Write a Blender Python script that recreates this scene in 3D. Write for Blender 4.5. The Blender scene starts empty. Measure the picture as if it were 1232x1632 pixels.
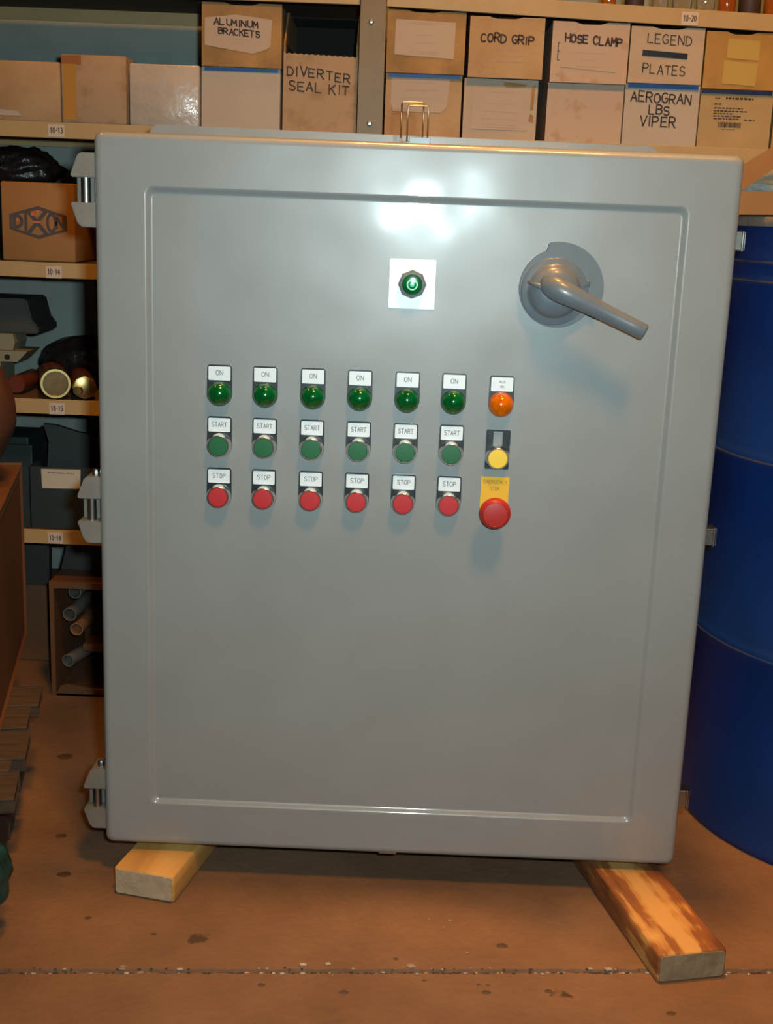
import bpy, bmesh, math, random
from mathutils import Vector, Matrix
random.seed(7)
S = bpy.context.scene
COL = S.collection
PI = math.pi

# ------------------------------------------------------------------ camera, world, lights, exposure
CAM = Vector((-0.01384, -1.48554, 0.87618))
yaw, pitch, roll, FPX = -0.005132, 0.234719, 0.038823, 1950.0
cy, sy, cp, sp = math.cos(yaw), math.sin(yaw), math.cos(pitch), math.sin(pitch)
fwd = Vector((sy*cp, cy*cp, -sp)); rgt = Vector((cy, -sy, 0)); upv = rgt.cross(fwd)
r2 = rgt*math.cos(roll) + upv*math.sin(roll); u2 = -rgt*math.sin(roll) + upv*math.cos(roll)
camd = bpy.data.cameras.new('camera'); cam = bpy.data.objects.new('camera', camd); COL.objects.link(cam)
cam.matrix_world = Matrix(((r2.x, u2.x, -fwd.x, CAM.x), (r2.y, u2.y, -fwd.y, CAM.y), (r2.z, u2.z, -fwd.z, CAM.z), (0, 0, 0, 1)))
camd.sensor_fit = 'VERTICAL'; camd.sensor_height = 24.0; camd.lens = FPX/1632*24.0
camd.clip_start = 0.01
S.camera = cam

w = bpy.data.worlds.new('world'); S.world = w; w.use_nodes = True
bg = w.node_tree.nodes['Background']; bg.inputs[0].default_value = (1.0, 0.55, 0.28, 1); bg.inputs[1].default_value = 0.022

def area(name, loc, target, size, power, color, size_y=None):
    d = bpy.data.lights.new(name, 'AREA'); d.energy = power; d.color = color
    d.shape = 'RECTANGLE' if size_y else 'DISK'; d.size = size
    if size_y: d.size_y = size_y
    o = bpy.data.objects.new(name, d); COL.objects.link(o); o.location = loc
    o.rotation_euler = (Vector(target)-Vector(loc)).to_track_quat('-Z', 'Y').to_euler()
    return o
# the camera's own flash, slightly right of and below the lens
fl = area('camera_flash', (CAM.x+0.052, CAM.y+0.03, CAM.z+0.044), (0.02, 0.6, 0.72), 0.045, 6.8, (0.76, 0.97, 1.0), 0.03)
fl.data.spread = math.radians(110)
# warm high-bay warehouse lamps: one right overhead, others further back over the aisle
l1 = area('warehouse_lamp', (0.02, 0.12, 4.2), (0.26, -0.02, 0), 0.40, 4.4, (1.0, 0.42, 0.07))
l1.data.spread = math.radians(36)
area('warehouse_lamp', (-2.0, -0.25, 4.0), (-0.4, 0.0, 0), 0.45, 9.0, (1.0, 0.42, 0.07))
l3 = area('warehouse_lamp', (0.55, -1.70, 4.1), (0.42, 0.62, 1.15), 0.60, 17.0, (1.0, 0.42, 0.07))
l3.data.spread = math.radians(66)

vs = S.view_settings
vs.view_transform = 'Standard'; vs.look = 'None'; vs.gamma = 1.0; vs.use_curve_mapping = False
vs.exposure = 0.0

# ------------------------------------------------------------------ materials
def mat(name, col, rough=0.6, metal=0.0, var=0.0, vscale=8.0, col2=None, bump=0.0, bscale=60.0, coat=0.0, coatr=0.12, bdetail=4.0,
        stretch=None, spots=None, trans=0.0, emit=None, sss=0.0, c2lo=0.35, c2hi=0.65, detail=6.0):
    m = bpy.data.materials.new(name); m.use_nodes = True
    nt = m.node_tree; N = nt.nodes; L = nt.links; b = N['Principled BSDF']
    b.inputs['Roughness'].default_value = rough; b.inputs['Metallic'].default_value = metal
    b.inputs['Base Color'].default_value = (*col, 1)
    if coat: b.inputs['Coat Weight'].default_value = coat; b.inputs['Coat Roughness'].default_value = coatr
    if trans: b.inputs['Transmission Weight'].default_value = trans; b.inputs['IOR'].default_value = 1.45
    if emit: b.inputs['Emission Color'].default_value = (*emit[0], 1); b.inputs['Emission Strength'].default_value = emit[1]
    tc = N.new('ShaderNodeTexCoord'); mp = N.new('ShaderNodeMapping')
    L.new(tc.outputs['Object'], mp.inputs['Vector'])
    if stretch: mp.inputs['Scale'].default_value = stretch
    if var or col2:
        n = N.new('ShaderNodeTexNoise'); n.inputs['Scale'].default_value = vscale; n.inputs['Detail'].default_value = detail
        n.inputs['Roughness'].default_value = 0.6
        L.new(mp.outputs[0], n.inputs['Vector'])
        r = N.new('ShaderNodeValToRGB')
        r.color_ramp.elements[0].position = c2lo; r.color_ramp.elements[1].position = c2hi
        a = col2 if col2 else tuple(c*(1-var) for c in col)
        r.color_ramp.elements[0].color = (*a, 1); r.color_ramp.elements[1].color = (*col, 1)
        L.new(n.outputs['Fac'], r.inputs[0]); out = r.outputs[0]
        if spots:
            sc, th, sc2, thr2 = spots
            v = N.new('ShaderNodeTexVoronoi'); v.inputs['Scale'].default_value = sc
            L.new(mp.outputs[0], v.inputs['Vector'])
            n2 = N.new('ShaderNodeTexNoise'); n2.inputs['Scale'].default_value = sc2
            L.new(mp.outputs[0], n2.inputs['Vector'])
            ad = N.new('ShaderNodeMath'); ad.operation = 'MULTIPLY_ADD'
            L.new(n2.outputs['Fac'], ad.inputs[0]); ad.inputs[1].default_value = 0.35; L.new(v.outputs['Distance'], ad.inputs[2])
            lt = N.new('ShaderNodeMapRange'); lt.inputs[1].default_value = th; lt.inputs[2].default_value = th+0.05
            lt.inputs[3].default_value = 1.0; lt.inputs[4].default_value = 0.0
            L.new(ad.outputs[0], lt.inputs[0])
            cg = N.new('ShaderNodeSeparateColor'); L.new(v.outputs['Color'], cg.inputs[0])
            gt = N.new('ShaderNodeMath'); gt.operation = 'GREATER_THAN'; gt.inputs[1].default_value = thr2
            L.new(cg.outputs[0], gt.inputs[0])
            mu = N.new('ShaderNodeMath'); mu.operation = 'MULTIPLY'; L.new(lt.outputs[0], mu.inputs[0]); L.new(gt.outputs[0], mu.inputs[1])
            mx = N.new('ShaderNodeMix'); mx.data_type = 'RGBA'
            L.new(mu.outputs[0], mx.inputs['Factor']); L.new(out, mx.inputs['A'])
            mx.inputs['B'].default_value = (col[0]*0.28, col[1]*0.28, col[2]*0.3, 1)
            out = mx.outputs['Result']
        L.new(out, b.inputs['Base Color'])
    if bump:
        n = N.new('ShaderNodeTexNoise'); n.inputs['Scale'].default_value = bscale; n.inputs['Detail'].default_value = bdetail
        L.new(mp.outputs[0], n.inputs['Vector'])
        bp = N.new('ShaderNodeBump'); bp.inputs['Strength'].default_value = 1.0; bp.inputs['Distance'].default_value = bump
        L.new(n.outputs['Fac'], bp.inputs['Height']); L.new(bp.outputs[0], b.inputs['Normal'])
        if coat: L.new(bp.outputs[0], b.inputs['Coat Normal'])
    return m

M = {}
M['gelcoat'] = mat('grey_gelcoat', (0.275, 0.295, 0.29), rough=0.38, var=0.08, vscale=7, bump=0.0036, bscale=7.0, bdetail=1.2, coat=1.0, coatr=0.075)
M['gelcoat_fitting'] = mat('grey_moulded_fitting', (0.21, 0.195, 0.165), rough=0.5, var=0.15, vscale=40, bump=0.0003, bscale=120)
M['handle_paint'] = mat('grey_painted_casting', (0.145, 0.175, 0.195), rough=0.36, var=0.12, vscale=60, coat=0.35)
M['wire'] = mat('bronzed_wire', (0.42, 0.27, 0.15), rough=0.35, metal=1.0)
M['switch_plate'] = mat('blue_grey_cast_plate', (0.115, 0.145, 0.165), rough=0.55, var=0.1, vscale=50)
M['brass_dark'] = mat('darker_brass', (0.15, 0.09, 0.035), rough=0.4, metal=0.8, var=0.3, vscale=70)  # darker brass for the recessed face of the larger coupling
M['steel'] = mat('stainless_steel', (0.42, 0.40, 0.36), rough=0.36, metal=1.0, var=0.2, vscale=60)
M['chrome'] = mat('chrome', (0.80, 0.76, 0.72), rough=0.24, metal=1.0)
M['black'] = mat('black_plastic', (0.012, 0.016, 0.02), rough=0.35)
M['white_label'] = mat('white_legend_plate', (0.78, 0.86, 0.88), rough=0.35)
M['ink'] = mat('black_ink', (0.02, 0.018, 0.02), rough=0.6)
M['ink_grey'] = mat('engraved_grey_ink', (0.10, 0.11, 0.12), rough=0.6)
M['marker'] = mat('felt_marker', (0.025, 0.012, 0.012), rough=0.7)
M['print'] = mat('faint_print', (0.35, 0.26, 0.22), rough=0.8)
M['green_lens'] = mat('green_lens', (0.0, 0.13, 0.025), rough=0.10, coat=0.6, col2=(0.0, 0.06, 0.012), vscale=90)
M['green_cap'] = mat('green_cap', (0.015, 0.13, 0.045), rough=0.35)
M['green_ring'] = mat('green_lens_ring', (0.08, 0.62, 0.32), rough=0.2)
M['red_cap'] = mat('red_cap', (0.50, 0.025, 0.03), rough=0.38)
M['estop_red'] = mat('red_mushroom', (0.42, 0.022, 0.018), rough=0.42)
M['amber_lens'] = mat('amber_lens', (0.75, 0.16, 0.0), rough=0.12, coat=0.6, col2=(0.5, 0.09, 0.0), vscale=90)
M['yellow_cap'] = mat('yellow_cap', (0.90, 0.62, 0.05), rough=0.35)
M['yellow_plate'] = mat('yellow_plate', (0.80, 0.45, 0.01), rough=0.45)
M['ink_brown'] = mat('brown_print', (0.40, 0.17, 0.01), rough=0.6)
M['concrete'] = mat('concrete', (0.245, 0.145, 0.085), rough=0.62, col2=(0.155, 0.088, 0.050), vscale=5.5, bump=0.0012, bscale=90, spots=(9.0, 0.24, 60.0, 0.62), c2lo=0.3, c2hi=0.7, detail=10)
M['grit'] = mat('dark_grit', (0.06, 0.045, 0.035), rough=0.9)
M['oil'] = mat('oil_stain', (0.12, 0.075, 0.045), rough=0.5, var=0.5, vscale=90)
M['debris'] = mat('concrete_dust', (0.48, 0.42, 0.36), rough=0.9, var=0.5, vscale=60)
M['wall'] = mat('blue_grey_wall', (0.25, 0.30, 0.275), rough=0.75, var=0.15, vscale=9, bump=0.001, bscale=50)
M['shelf'] = mat('cream_shelf_enamel', (0.44, 0.31, 0.14), rough=0.5, var=0.12, vscale=14)
M['deck'] = mat('dark_brown_shelf_board', (0.10, 0.055, 0.028), rough=0.8, var=0.3)
M['bin_dark'] = mat('bin_inside_shade', (0.008, 0.006, 0.006), rough=0.9)  # near-black standing in for shade inside the seal kit bin
M['post'] = mat('beige_post_enamel', (0.20, 0.148, 0.07), rough=0.5, var=0.12, vscale=20)
M['tag'] = mat('number_tag', (0.52, 0.44, 0.36), rough=0.6)
M['kraft'] = mat('kraft_cardboard', (0.38, 0.22, 0.08), rough=0.8, var=0.35, vscale=14, bump=0.0006, bscale=200)
M['kraft2'] = mat('orange_kraft_cardboard', (0.33, 0.16, 0.05), rough=0.8, var=0.12, vscale=16)
M['kraft_pale'] = mat('pale_cardboard', (0.42, 0.28, 0.15), rough=0.8, col2=(0.35, 0.21, 0.10), vscale=14, bump=0.0005, bscale=150, c2lo=0.25, c2hi=0.6)
M['kraft_stain'] = mat('stained_cardboard', (0.37, 0.25, 0.15), rough=0.8, col2=(0.25, 0.14, 0.07), vscale=24, c2lo=0.25, c2hi=0.5)
M['white_board'] = mat('white_corrugate', (0.44, 0.35, 0.26), rough=0.75, var=0.12, vscale=9, bump=0.0004, bscale=120)
M['white_board2'] = mat('clean_white_corrugate', (0.43, 0.37, 0.30), rough=0.7, var=0.08, vscale=9)
M['white_stain'] = mat('stained_white_corrugate', (0.44, 0.33, 0.25), rough=0.75, col2=(0.33, 0.19, 0.11), vscale=20, c2lo=0.30, c2hi=0.46)
M['yellow_board'] = mat('yellowed_board', (0.40, 0.22, 0.04), rough=0.5, var=0.2, vscale=20)
M['yellow_pale'] = mat('pale_yellow_board', (0.42, 0.30, 0.14), rough=0.7, var=0.15, vscale=12)
M['paper'] = mat('paper_label', (0.44, 0.34, 0.26), rough=0.7, var=0.06, vscale=10)
M['paper_white'] = mat('white_paper_card', (0.48, 0.45, 0.36), rough=0.7)
M['tape'] = mat('brown_tape', (0.42, 0.21, 0.04), rough=0.3)
M['tape_dark'] = mat('dark_brown_tape', (0.30, 0.12, 0.04), rough=0.3)
M['clear_tape'] = mat('clear_tape_patch', (0.46, 0.33, 0.10), rough=0.15)
M['blue'] = mat('blue_stripe', (0.01, 0.09, 0.30), rough=0.5)
M['navy'] = mat('navy_stripe', (0.03, 0.03, 0.10), rough=0.5)
M['logo'] = mat('dark_blue_print', (0.07, 0.055, 0.06), rough=0.7)
M['logo_red'] = mat('red_print', (0.55, 0.14, 0.06), rough=0.7)
M['drum'] = mat('blue_drum_paint', (0.002, 0.035, 0.20), rough=0.5, col2=(0.002, 0.026, 0.14), vscale=5, spots=(14, 0.16, 30, 0.7), bump=0.0008, bscale=14)
M['drum_scuff'] = mat('worn_hoop_edge', (0.04, 0.045, 0.065), rough=0.8, col2=(0.003, 0.028, 0.13), vscale=30)
M['grey_dust'] = mat('grey_dusty_rim', (0.30, 0.25, 0.19), rough=0.8, var=0.3, vscale=30)
M['wrap'] = mat('plastic_wrapped_board', (0.46, 0.40, 0.34), rough=0.35, var=0.1, vscale=12, bump=0.004, bscale=26, coat=0.25)
M['film'] = mat('grey_green_film', (0.16, 0.20, 0.18), rough=0.45, bump=0.004, bscale=30)
M['dark_bag'] = mat('dark_plastic_bag', (0.020, 0.014, 0.011), rough=0.36, bump=0.010, bscale=26)
M['dark_case'] = mat('dark_grey_case', (0.045, 0.05, 0.045), rough=0.5, var=0.2)
M['dark_bin'] = mat('dark_green_grey_bin', (0.020, 0.032, 0.036), rough=0.5, var=0.15)
M['brass'] = mat('brass', (0.60, 0.42, 0.17), rough=0.33, metal=1.0, var=0.25, vscale=60)
M['copper'] = mat('red_brown_body', (0.12, 0.03, 0.012), rough=0.35)
M['cream_steel'] = mat('cream_bracket', (0.22, 0.22, 0.15), rough=0.5)
M['tube'] = mat('grey_tube', (0.16, 0.15, 0.13), rough=0.5)
M['tube_orange'] = mat('lit_tube_orange', (0.42, 0.19, 0.08), rough=0.5)  # orange stands in for warm light on the rim of a grey tube
M['sack'] = mat('brown_sack', (0.12, 0.040, 0.015), rough=0.8, bump=0.002, bscale=40, var=0.25)
M['pallet'] = mat('weathered_pallet_wood', (0.085, 0.055, 0.036), rough=0.85, var=0.4, vscale=8, stretch=(2, 14, 14), bump=0.001, bscale=60)
M['carton'] = mat('brown_carton', (0.17, 0.07, 0.025), rough=0.75, var=0.2, vscale=6)
M['teal'] = mat('teal_tarpaulin', (0.007, 0.06, 0.052), rough=0.45, bump=0.006, bscale=24)
M['glass_clear'] = mat('clear_glass', (0.9, 0.85, 0.8), rough=0.03, trans=0.95)
M['glass_amber'] = mat('amber_glass', (0.75, 0.22, 0.04), rough=0.05, trans=0.8)
M['content_dark'] = mat('dark_contents', (0.06, 0.03, 0.02), rough=0.6)

def wood(name, a, b, dark, scale, ang):
    m = bpy.data.materials.new(name); m.use_nodes = True
    nt = m.node_tree; N = nt.nodes; L = nt.links; p = N['Principled BSDF']; p.inputs['Roughness'].default_value = 0.65
    tc = N.new('ShaderNodeTexCoord'); mp = N.new('ShaderNodeMapping'); mp.inputs['Rotation'].default_value = (0, 0, ang)
    mp2 = N.new('ShaderNodeMapping'); mp2.inputs['Scale'].default_value = (scale, scale*0.1, scale)
    L.new(tc.outputs['Object'], mp.inputs['Vector']); L.new(mp.outputs[0], mp2.inputs['Vector'])
    n = N.new('ShaderNodeTexNoise'); n.inputs['Scale'].default_value = 1.0; n.inputs['Detail'].default_value = 5; n.inputs['Distortion'].default_value = 0.6
    L.new(mp2.outputs[0], n.inputs['Vector'])
    r = N.new('ShaderNodeValToRGB'); e = r.color_ramp.elements
    e[0].position = 0.36; e[0].color = (*dark, 1); e[1].position = 0.62; e[1].color = (*a, 1)
    k = e.new(0.46); k.color = (*b, 1)
    L.new(n.outputs['Fac'], r.inputs[0]); L.new(r.outputs[0], p.inputs['Base Color'])
    bp = N.new('ShaderNodeBump'); bp.inputs['Distance'].default_value = 0.001; L.new(n.outputs['Fac'], bp.inputs['Height']); L.new(bp.outputs[0], p.inputs['Normal'])
    return m
M['pine'] = wood('pale_pine', (0.70, 0.42, 0.13), (0.64, 0.36, 0.10), (0.50, 0.26, 0.07), 14, 0.22)
M['pine_stain'] = wood('stained_pine', (0.60, 0.33, 0.11), (0.30, 0.11, 0.035), (0.16, 0.055, 0.02), 22, -0.235)
def worn_timber(name, ang):
    m = bpy.data.materials.new(name); m.use_nodes = True
    nt = m.node_tree; N = nt.nodes; L = nt.links; p = N['Principled BSDF']; p.inputs['Roughness'].default_value = 0.6
    tc = N.new('ShaderNodeTexCoord'); mp = N.new('ShaderNodeMapping'); mp.inputs['Rotation'].default_value = (0, 0, ang)
    L.new(tc.outputs['Object'], mp.inputs['Vector'])
    st = N.new('ShaderNodeMapping'); st.inputs['Scale'].default_value = (70, 9, 70); L.new(mp.outputs[0], st.inputs['Vector'])
    n = N.new('ShaderNodeTexNoise'); n.inputs['Scale'].default_value = 1.0; n.inputs['Detail'].default_value = 7; L.new(st.outputs[0], n.inputs['Vector'])
    n2 = N.new('ShaderNodeTexNoise'); n2.inputs['Scale'].default_value = 13.0; n2.inputs['Detail'].default_value = 4; L.new(mp.outputs[0], n2.inputs['Vector'])
    sx = N.new('ShaderNodeSeparateXYZ'); L.new(mp.outputs[0], sx.inputs[0])
    def math_(op, a, b):
        k = N.new('ShaderNodeMath'); k.operation = op
        for i, v in enumerate((a, b)):
            if v is None: continue
            if isinstance(v, (int, float)): k.inputs[i].default_value = v
            else: L.new(v, k.inputs[i])
        return k.outputs[0]
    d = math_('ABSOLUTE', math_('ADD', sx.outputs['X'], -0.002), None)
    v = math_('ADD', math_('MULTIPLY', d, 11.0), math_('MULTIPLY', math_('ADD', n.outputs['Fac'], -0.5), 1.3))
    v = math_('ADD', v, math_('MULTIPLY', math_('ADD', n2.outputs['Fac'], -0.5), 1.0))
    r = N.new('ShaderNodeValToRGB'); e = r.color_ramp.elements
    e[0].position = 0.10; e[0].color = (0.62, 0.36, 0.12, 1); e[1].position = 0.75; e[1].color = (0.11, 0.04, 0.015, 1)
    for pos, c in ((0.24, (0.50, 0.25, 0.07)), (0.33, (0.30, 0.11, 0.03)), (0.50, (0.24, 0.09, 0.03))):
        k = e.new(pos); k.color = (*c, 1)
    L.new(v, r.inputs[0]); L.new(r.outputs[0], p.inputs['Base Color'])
    bp = N.new('ShaderNodeBump'); bp.inputs['Distance'].default_value = 0.0015; L.new(n.outputs['Fac'], bp.inputs['Height']); L.new(bp.outputs[0], p.inputs['Normal'])
    return m
M['pine_stain'] = worn_timber('stained_pine_worn', -0.227)
M['end_grain'] = mat('sawn_end_grain', (0.52, 0.42, 0.28), rough=0.85, var=0.25, vscale=60, bump=0.0008, bscale=200)
M['end_grain2'] = mat('dirty_end_grain', (0.30, 0.25, 0.16), rough=0.85, var=0.35, vscale=50, bump=0.0010, bscale=160)

# ------------------------------------------------------------------ mesh helpers
WL = {}
def smooth(bm, on=True):
    for f in bm.faces: f.smooth = on
    return bm
def obj(name, bm, m, parent=None, loc=None):
    """links a bmesh given in world coordinates; the origin goes to the middle of its base"""
    if loc is None:
        xs = [v.co.x for v in bm.verts]; ys = [v.co.y for v in bm.verts]; zs = [v.co.z for v in bm.verts]
        loc = Vector(((min(xs)+max(xs))/2, (min(ys)+max(ys))/2, min(zs)))
    loc = Vector(loc)
    bmesh.ops.translate(bm, verts=bm.verts, vec=-loc)
    bmesh.ops.recalc_face_normals(bm, faces=bm.faces)
    me = bpy.data.meshes.new(name); bm.to_mesh(me); bm.free()
    me.materials.append(M[m])
    return place(name, me, loc, parent)
def place(name, me, loc, parent=None):
    o = bpy.data.objects.new(name, me); COL.objects.link(o)
    o.location = Vector(loc) - (WL[parent.name] if parent else Vector((0, 0, 0)))
    if parent: o.parent = parent
    WL[o.name] = Vector(loc)
    return o
def empty(name, loc, parent=None):
    o = bpy.data.objects.new(name, None); COL.objects.link(o); o.empty_display_size = 0.03
    o.location = Vector(loc) - (WL[parent.name] if parent else Vector((0, 0, 0)))
    if parent: o.parent = parent
    WL[o.name] = Vector(loc)
    return o
def tag(o, label, cat, group=None):
    o['label'] = label; o['category'] = cat
    if group: o['group'] = group
    return o
def lab(o, text): o['label'] = text; return o

def box(x0, x1, y0, y1, z0, z1, bev=0.0, bm=None, seg=2):
    b2 = bmesh.new()
    bmesh.ops.create_cube(b2, size=1.0)
    for v in b2.verts:
        v.co = Vector((x0+(v.co.x+.5)*(x1-x0), y0+(v.co.y+.5)*(y1-y0), z0+(v.co.z+.5)*(z1-z0)))
    if bev: bmesh.ops.bevel(b2, geom=b2.edges[:], offset=bev, segments=seg, affect='EDGES', profile=0.5)
    return join(bm, b2)
def join(bm, b2):
    if bm is None: return b2
    me = bpy.data.meshes.new('t'); b2.to_mesh(me); b2.free(); bm.from_mesh(me); bpy.data.meshes.remove(me)
    return bm
def prism(pts, y0, y1, bm=None, bev=0.0):
    """polygon in x,z extruded along y"""
    b2 = bmesh.new(); n = len(pts)
    a = [b2.verts.new((p[0], y0, p[1])) for p in pts]; b = [b2.verts.new((p[0], y1, p[1])) for p in pts]
    b2.faces.new(a); b2.faces.new(b[::-1])
    for i in range(n): b2.faces.new((a[i], b[i], b[(i+1) % n], a[(i+1) % n]))
    if bev:
        b2.normal_update()
        ed = [e for e in b2.edges if len(e.link_faces) == 2 and e.calc_face_angle(0) > 0.6]
        bmesh.ops.bevel(b2, geom=ed, offset=bev, segments=2, affect='EDGES')
    return join(bm, b2)
def lathe(prof, seg=32, bm=None, axis='Y', c=(0, 0, 0), cap=True):
    """prof: (radius, distance along axis)"""
    b2 = bmesh.new(); rings = []
    for r, h in prof:
        ring = []
        for i in range(seg):
            a = 2*PI*i/seg
            if axis == 'Y': p = (c[0]+r*math.cos(a), c[1]+h, c[2]+r*math.sin(a))
            else: p = (c[0]+r*math.cos(a), c[1]+r*math.sin(a), c[2]+h)
            ring.append(b2.verts.new(p))
        rings.append(ring)
    for k in range(len(rings)-1):
        for i in range(seg):
            b2.faces.new((rings[k][i], rings[k][(i+1) % seg], rings[k+1][(i+1) % seg], rings[k+1][i]))
    if cap:
        if prof[0][0] > 1e-5: b2.faces.new(rings[0][::-1])
        if prof[-1][0] > 1e-5: b2.faces.new(rings[-1])
    bmesh.ops.remove_doubles(b2, verts=b2.verts, dist=1e-6)
    return join(bm, b2)
def autosm(bm, ang=0.6):
    bm.normal_update()
    for f in bm.faces: f.smooth = True
    for e in bm.edges:
        if len(e.link_faces) == 2 and e.calc_face_angle(0) > ang: e.smooth = False
    return bm
def tube(pts, r, seg=8, bm=None, radii=None, squash=None):
    b2 = bmesh.new(); rings = []; pts = [Vector(p) for p in pts]; prev = None
    for k, p in enumerate(pts):
        t = (pts[min(k+1, len(pts)-1)] - pts[max(k-1, 0)]).normalized()
        ref = prev if prev is not None else (Vector((0, 0, 1)) if abs(t.z) < 0.9 else Vector((1, 0, 0)))
        s = t.cross(ref).normalized(); u = s.cross(t); prev = u
        rr = radii[k] if radii else r
        ra, rb = (rr if isinstance(rr, tuple) else (rr, rr))
        rings.append([b2.verts.new(p + s*ra*math.cos(2*PI*i/seg) + u*rb*math.sin(2*PI*i/seg)) for i in range(seg)])
    for k in range(len(rings)-1):
        for i in range(seg): b2.faces.new((rings[k][i], rings[k][(i+1) % seg], rings[k+1][(i+1) % seg], rings[k+1][i]))
    b2.faces.new(rings[0][::-1]); b2.faces.new(rings[-1])
    return join(bm, b2)
def rotz(bm, ang, c):
    bmesh.ops.rotate(bm, verts=bm.verts, cent=Vector(c), matrix=Matrix.Rotation(ang, 3, 'Z')); return bm
def roty(bm, ang, c):
    bmesh.ops.rotate(bm, verts=bm.verts, cent=Vector(c), matrix=Matrix.Rotation(ang, 3, 'Y')); return bm

# stroke letters on a grid 4 wide, 6 high
def arc(cx, cz, rx, rz, a0, a1, n=8):
    return [(cx+rx*math.cos(math.radians(a0+(a1-a0)*i/n)), cz+rz*math.sin(math.radians(a0+(a1-a0)*i/n))) for i in range(n+1)]
G = {
 'A': [[(0, 0), (2, 6), (4, 0)], [(0.8, 2.2), (3.2, 2.2)]],
 'B': [[(0, 0), (0, 6)], [(0, 6)]+arc(2, 4.6, 1.6, 1.4, 90, -90)+[(0, 3.2)], [(0, 3.2)]+arc(2.2, 1.6, 1.8, 1.6, 90, -90)+[(0, 0)]],
 'C': [arc(2.2, 3, 2.2, 3, 50, 310, 12)],
 'D': [[(0, 0), (0, 6)], [(0, 6)]+arc(1, 3, 3, 3, 90, -90, 10)+[(0, 0)]],
 'E': [[(3.6, 6), (0, 6), (0, 0), (3.8, 0)], [(0, 3.1), (3, 3.1)]],
 'F': [[(3.6, 6), (0, 6), (0, 0)], [(0, 3.1), (3, 3.1)]],
 'G': [arc(2.2, 3, 2.2, 3, 50, 330, 12)+[(4.1, 2.6), (2.4, 2.6)]],
 'H': [[(0, 0), (0, 6)], [(4, 0), (4, 6)], [(0, 3), (4, 3)]],
 'I': [[(2, 0), (2, 6)]],
 'K': [[(0, 0), (0, 6)], [(3.8, 6), (0, 2.6)], [(1.3, 3.6), (4, 0)]],
 'L': [[(0, 6), (0, 0), (3.6, 0)]],
 'M': [[(0, 0), (0.3, 6), (2, 2.4), (3.7, 6), (4, 0)]],
 'N': [[(0, 0), (0, 6), (4, 0), (4, 6)]],
 'O': [arc(2, 3, 2.1, 3, 90, 450, 14)],
 'P': [[(0, 0), (0, 6)], [(0, 6)]+arc(2, 4.5, 1.8, 1.5, 90, -90)+[(0, 3)]],
 'R': [[(0, 0), (0, 6)], [(0, 6)]+arc(2, 4.5, 1.8, 1.5, 90, -90)+[(0, 3)], [(1.6, 3), (4, 0)]],
 'S': [arc(2, 4.5, 1.8, 1.5, 30, 270, 8)+arc(2, 1.5, 1.9, 1.5, 90, -150, 8)],
 'T': [[(0, 6), (4, 6)], [(2, 6), (2, 0)]],
 'U': [[(0, 6), (0, 2)]+arc(2, 2, 2, 2, 180, 360, 8)+[(4, 6)]],
 'V': [[(0, 6), (2, 0), (4, 6)]], 'W': [[(0, 6), (1, 0), (2, 4), (3, 0), (4, 6)]],
 'X': [[(0, 0), (4, 6)], [(0, 6), (4, 0)]], 'Y': [[(0, 6), (2, 3), (4, 6)], [(2, 3), (2, 0)]],
 '0': [arc(2, 3, 1.8, 3, 90, 450, 14)], '1': [[(0.8, 4.8), (2, 6), (2, 0)]],
 '2': [arc(2, 4.3, 1.8, 1.7, 160, -30, 8)+[(0.2, 0), (4, 0)]],
 '3': [arc(2, 4.5, 1.7, 1.5, 150, -90, 8)+arc(2, 1.5, 1.9, 1.5, 90, -150, 8)],
 '4': [[(3, 0), (3, 6), (0, 2), (4, 2)]],
 '5': [[(3.6, 6), (0.5, 6), (0.3, 3.4)]+arc(1.9, 2, 2, 2, 110, -140, 8)],
 '6': [arc(2.2, 2, 1.8, 2, 90, 450, 12), [(3.2, 6), (1.4, 4.4), (0.5, 2.4)]],
 '-': [[(0.6, 3), (3.4, 3)]], ' ': [],
}
def text(s, x0, x1, z0, h, y, wd, hand=0.0, slope=0.0, gap=1.6, bm=None, italic=0.0):
    """flat strokes facing the camera side; s runs from x0 to x1, letters h tall with their foot at z0"""
    bm = bm or bmesh.new()
    widths = [2.2 if c == ' ' else (1.5 if c == 'I' else 4) for c in s]
    tot = sum(widths)+gap*(len(s)-1); k = (x1-x0)/tot; kz = h/6.0; cx = 0.0; lay = 0
    for c, wdt in zip(s, widths):
        jx, jz = random.uniform(-hand, hand)*1.2, random.uniform(-hand, hand)*1.6; js = 1+random.uniform(-hand, hand)*0.3
        for st in G[c]:
            P = []
            for (px, pz) in st:
                if c == 'I': px -= 1.25
                px += random.uniform(-hand, hand)*0.35; pz += random.uniform(-hand, hand)*0.35
                X = x0+(cx+jx+px+italic*pz)*k; Z = z0+(jz+pz*js)*kz+slope*(X-x0)
                P.append((X, Z))
            for a, b in zip(P[:-1], P[1:]):
                dx, dz = b[0]-a[0], b[1]-a[1]; l = math.hypot(dx, dz) or 1e-9
                ww = wd*(1+random.uniform(-hand, hand)*0.5)
                nx, nz = -dz/l*ww/2, dx/l*ww/2; ex, ez = dx/l*ww*0.35, dz/l*ww*0.35
                lay += 1; yy = y-0.00001*(lay % 5)
                q = [bm.verts.new(v) for v in ((a[0]-ex+nx, yy, a[1]-ez+nz), (a[0]-ex-nx, yy, a[1]-ez-nz), (b[0]+ex-nx, yy, b[1]+ez-nz), (b[0]+ex+nx, yy, b[1]+ez+nz))]
                bm.faces.new(q)
        cx += wdt+gap
    return bm
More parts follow.
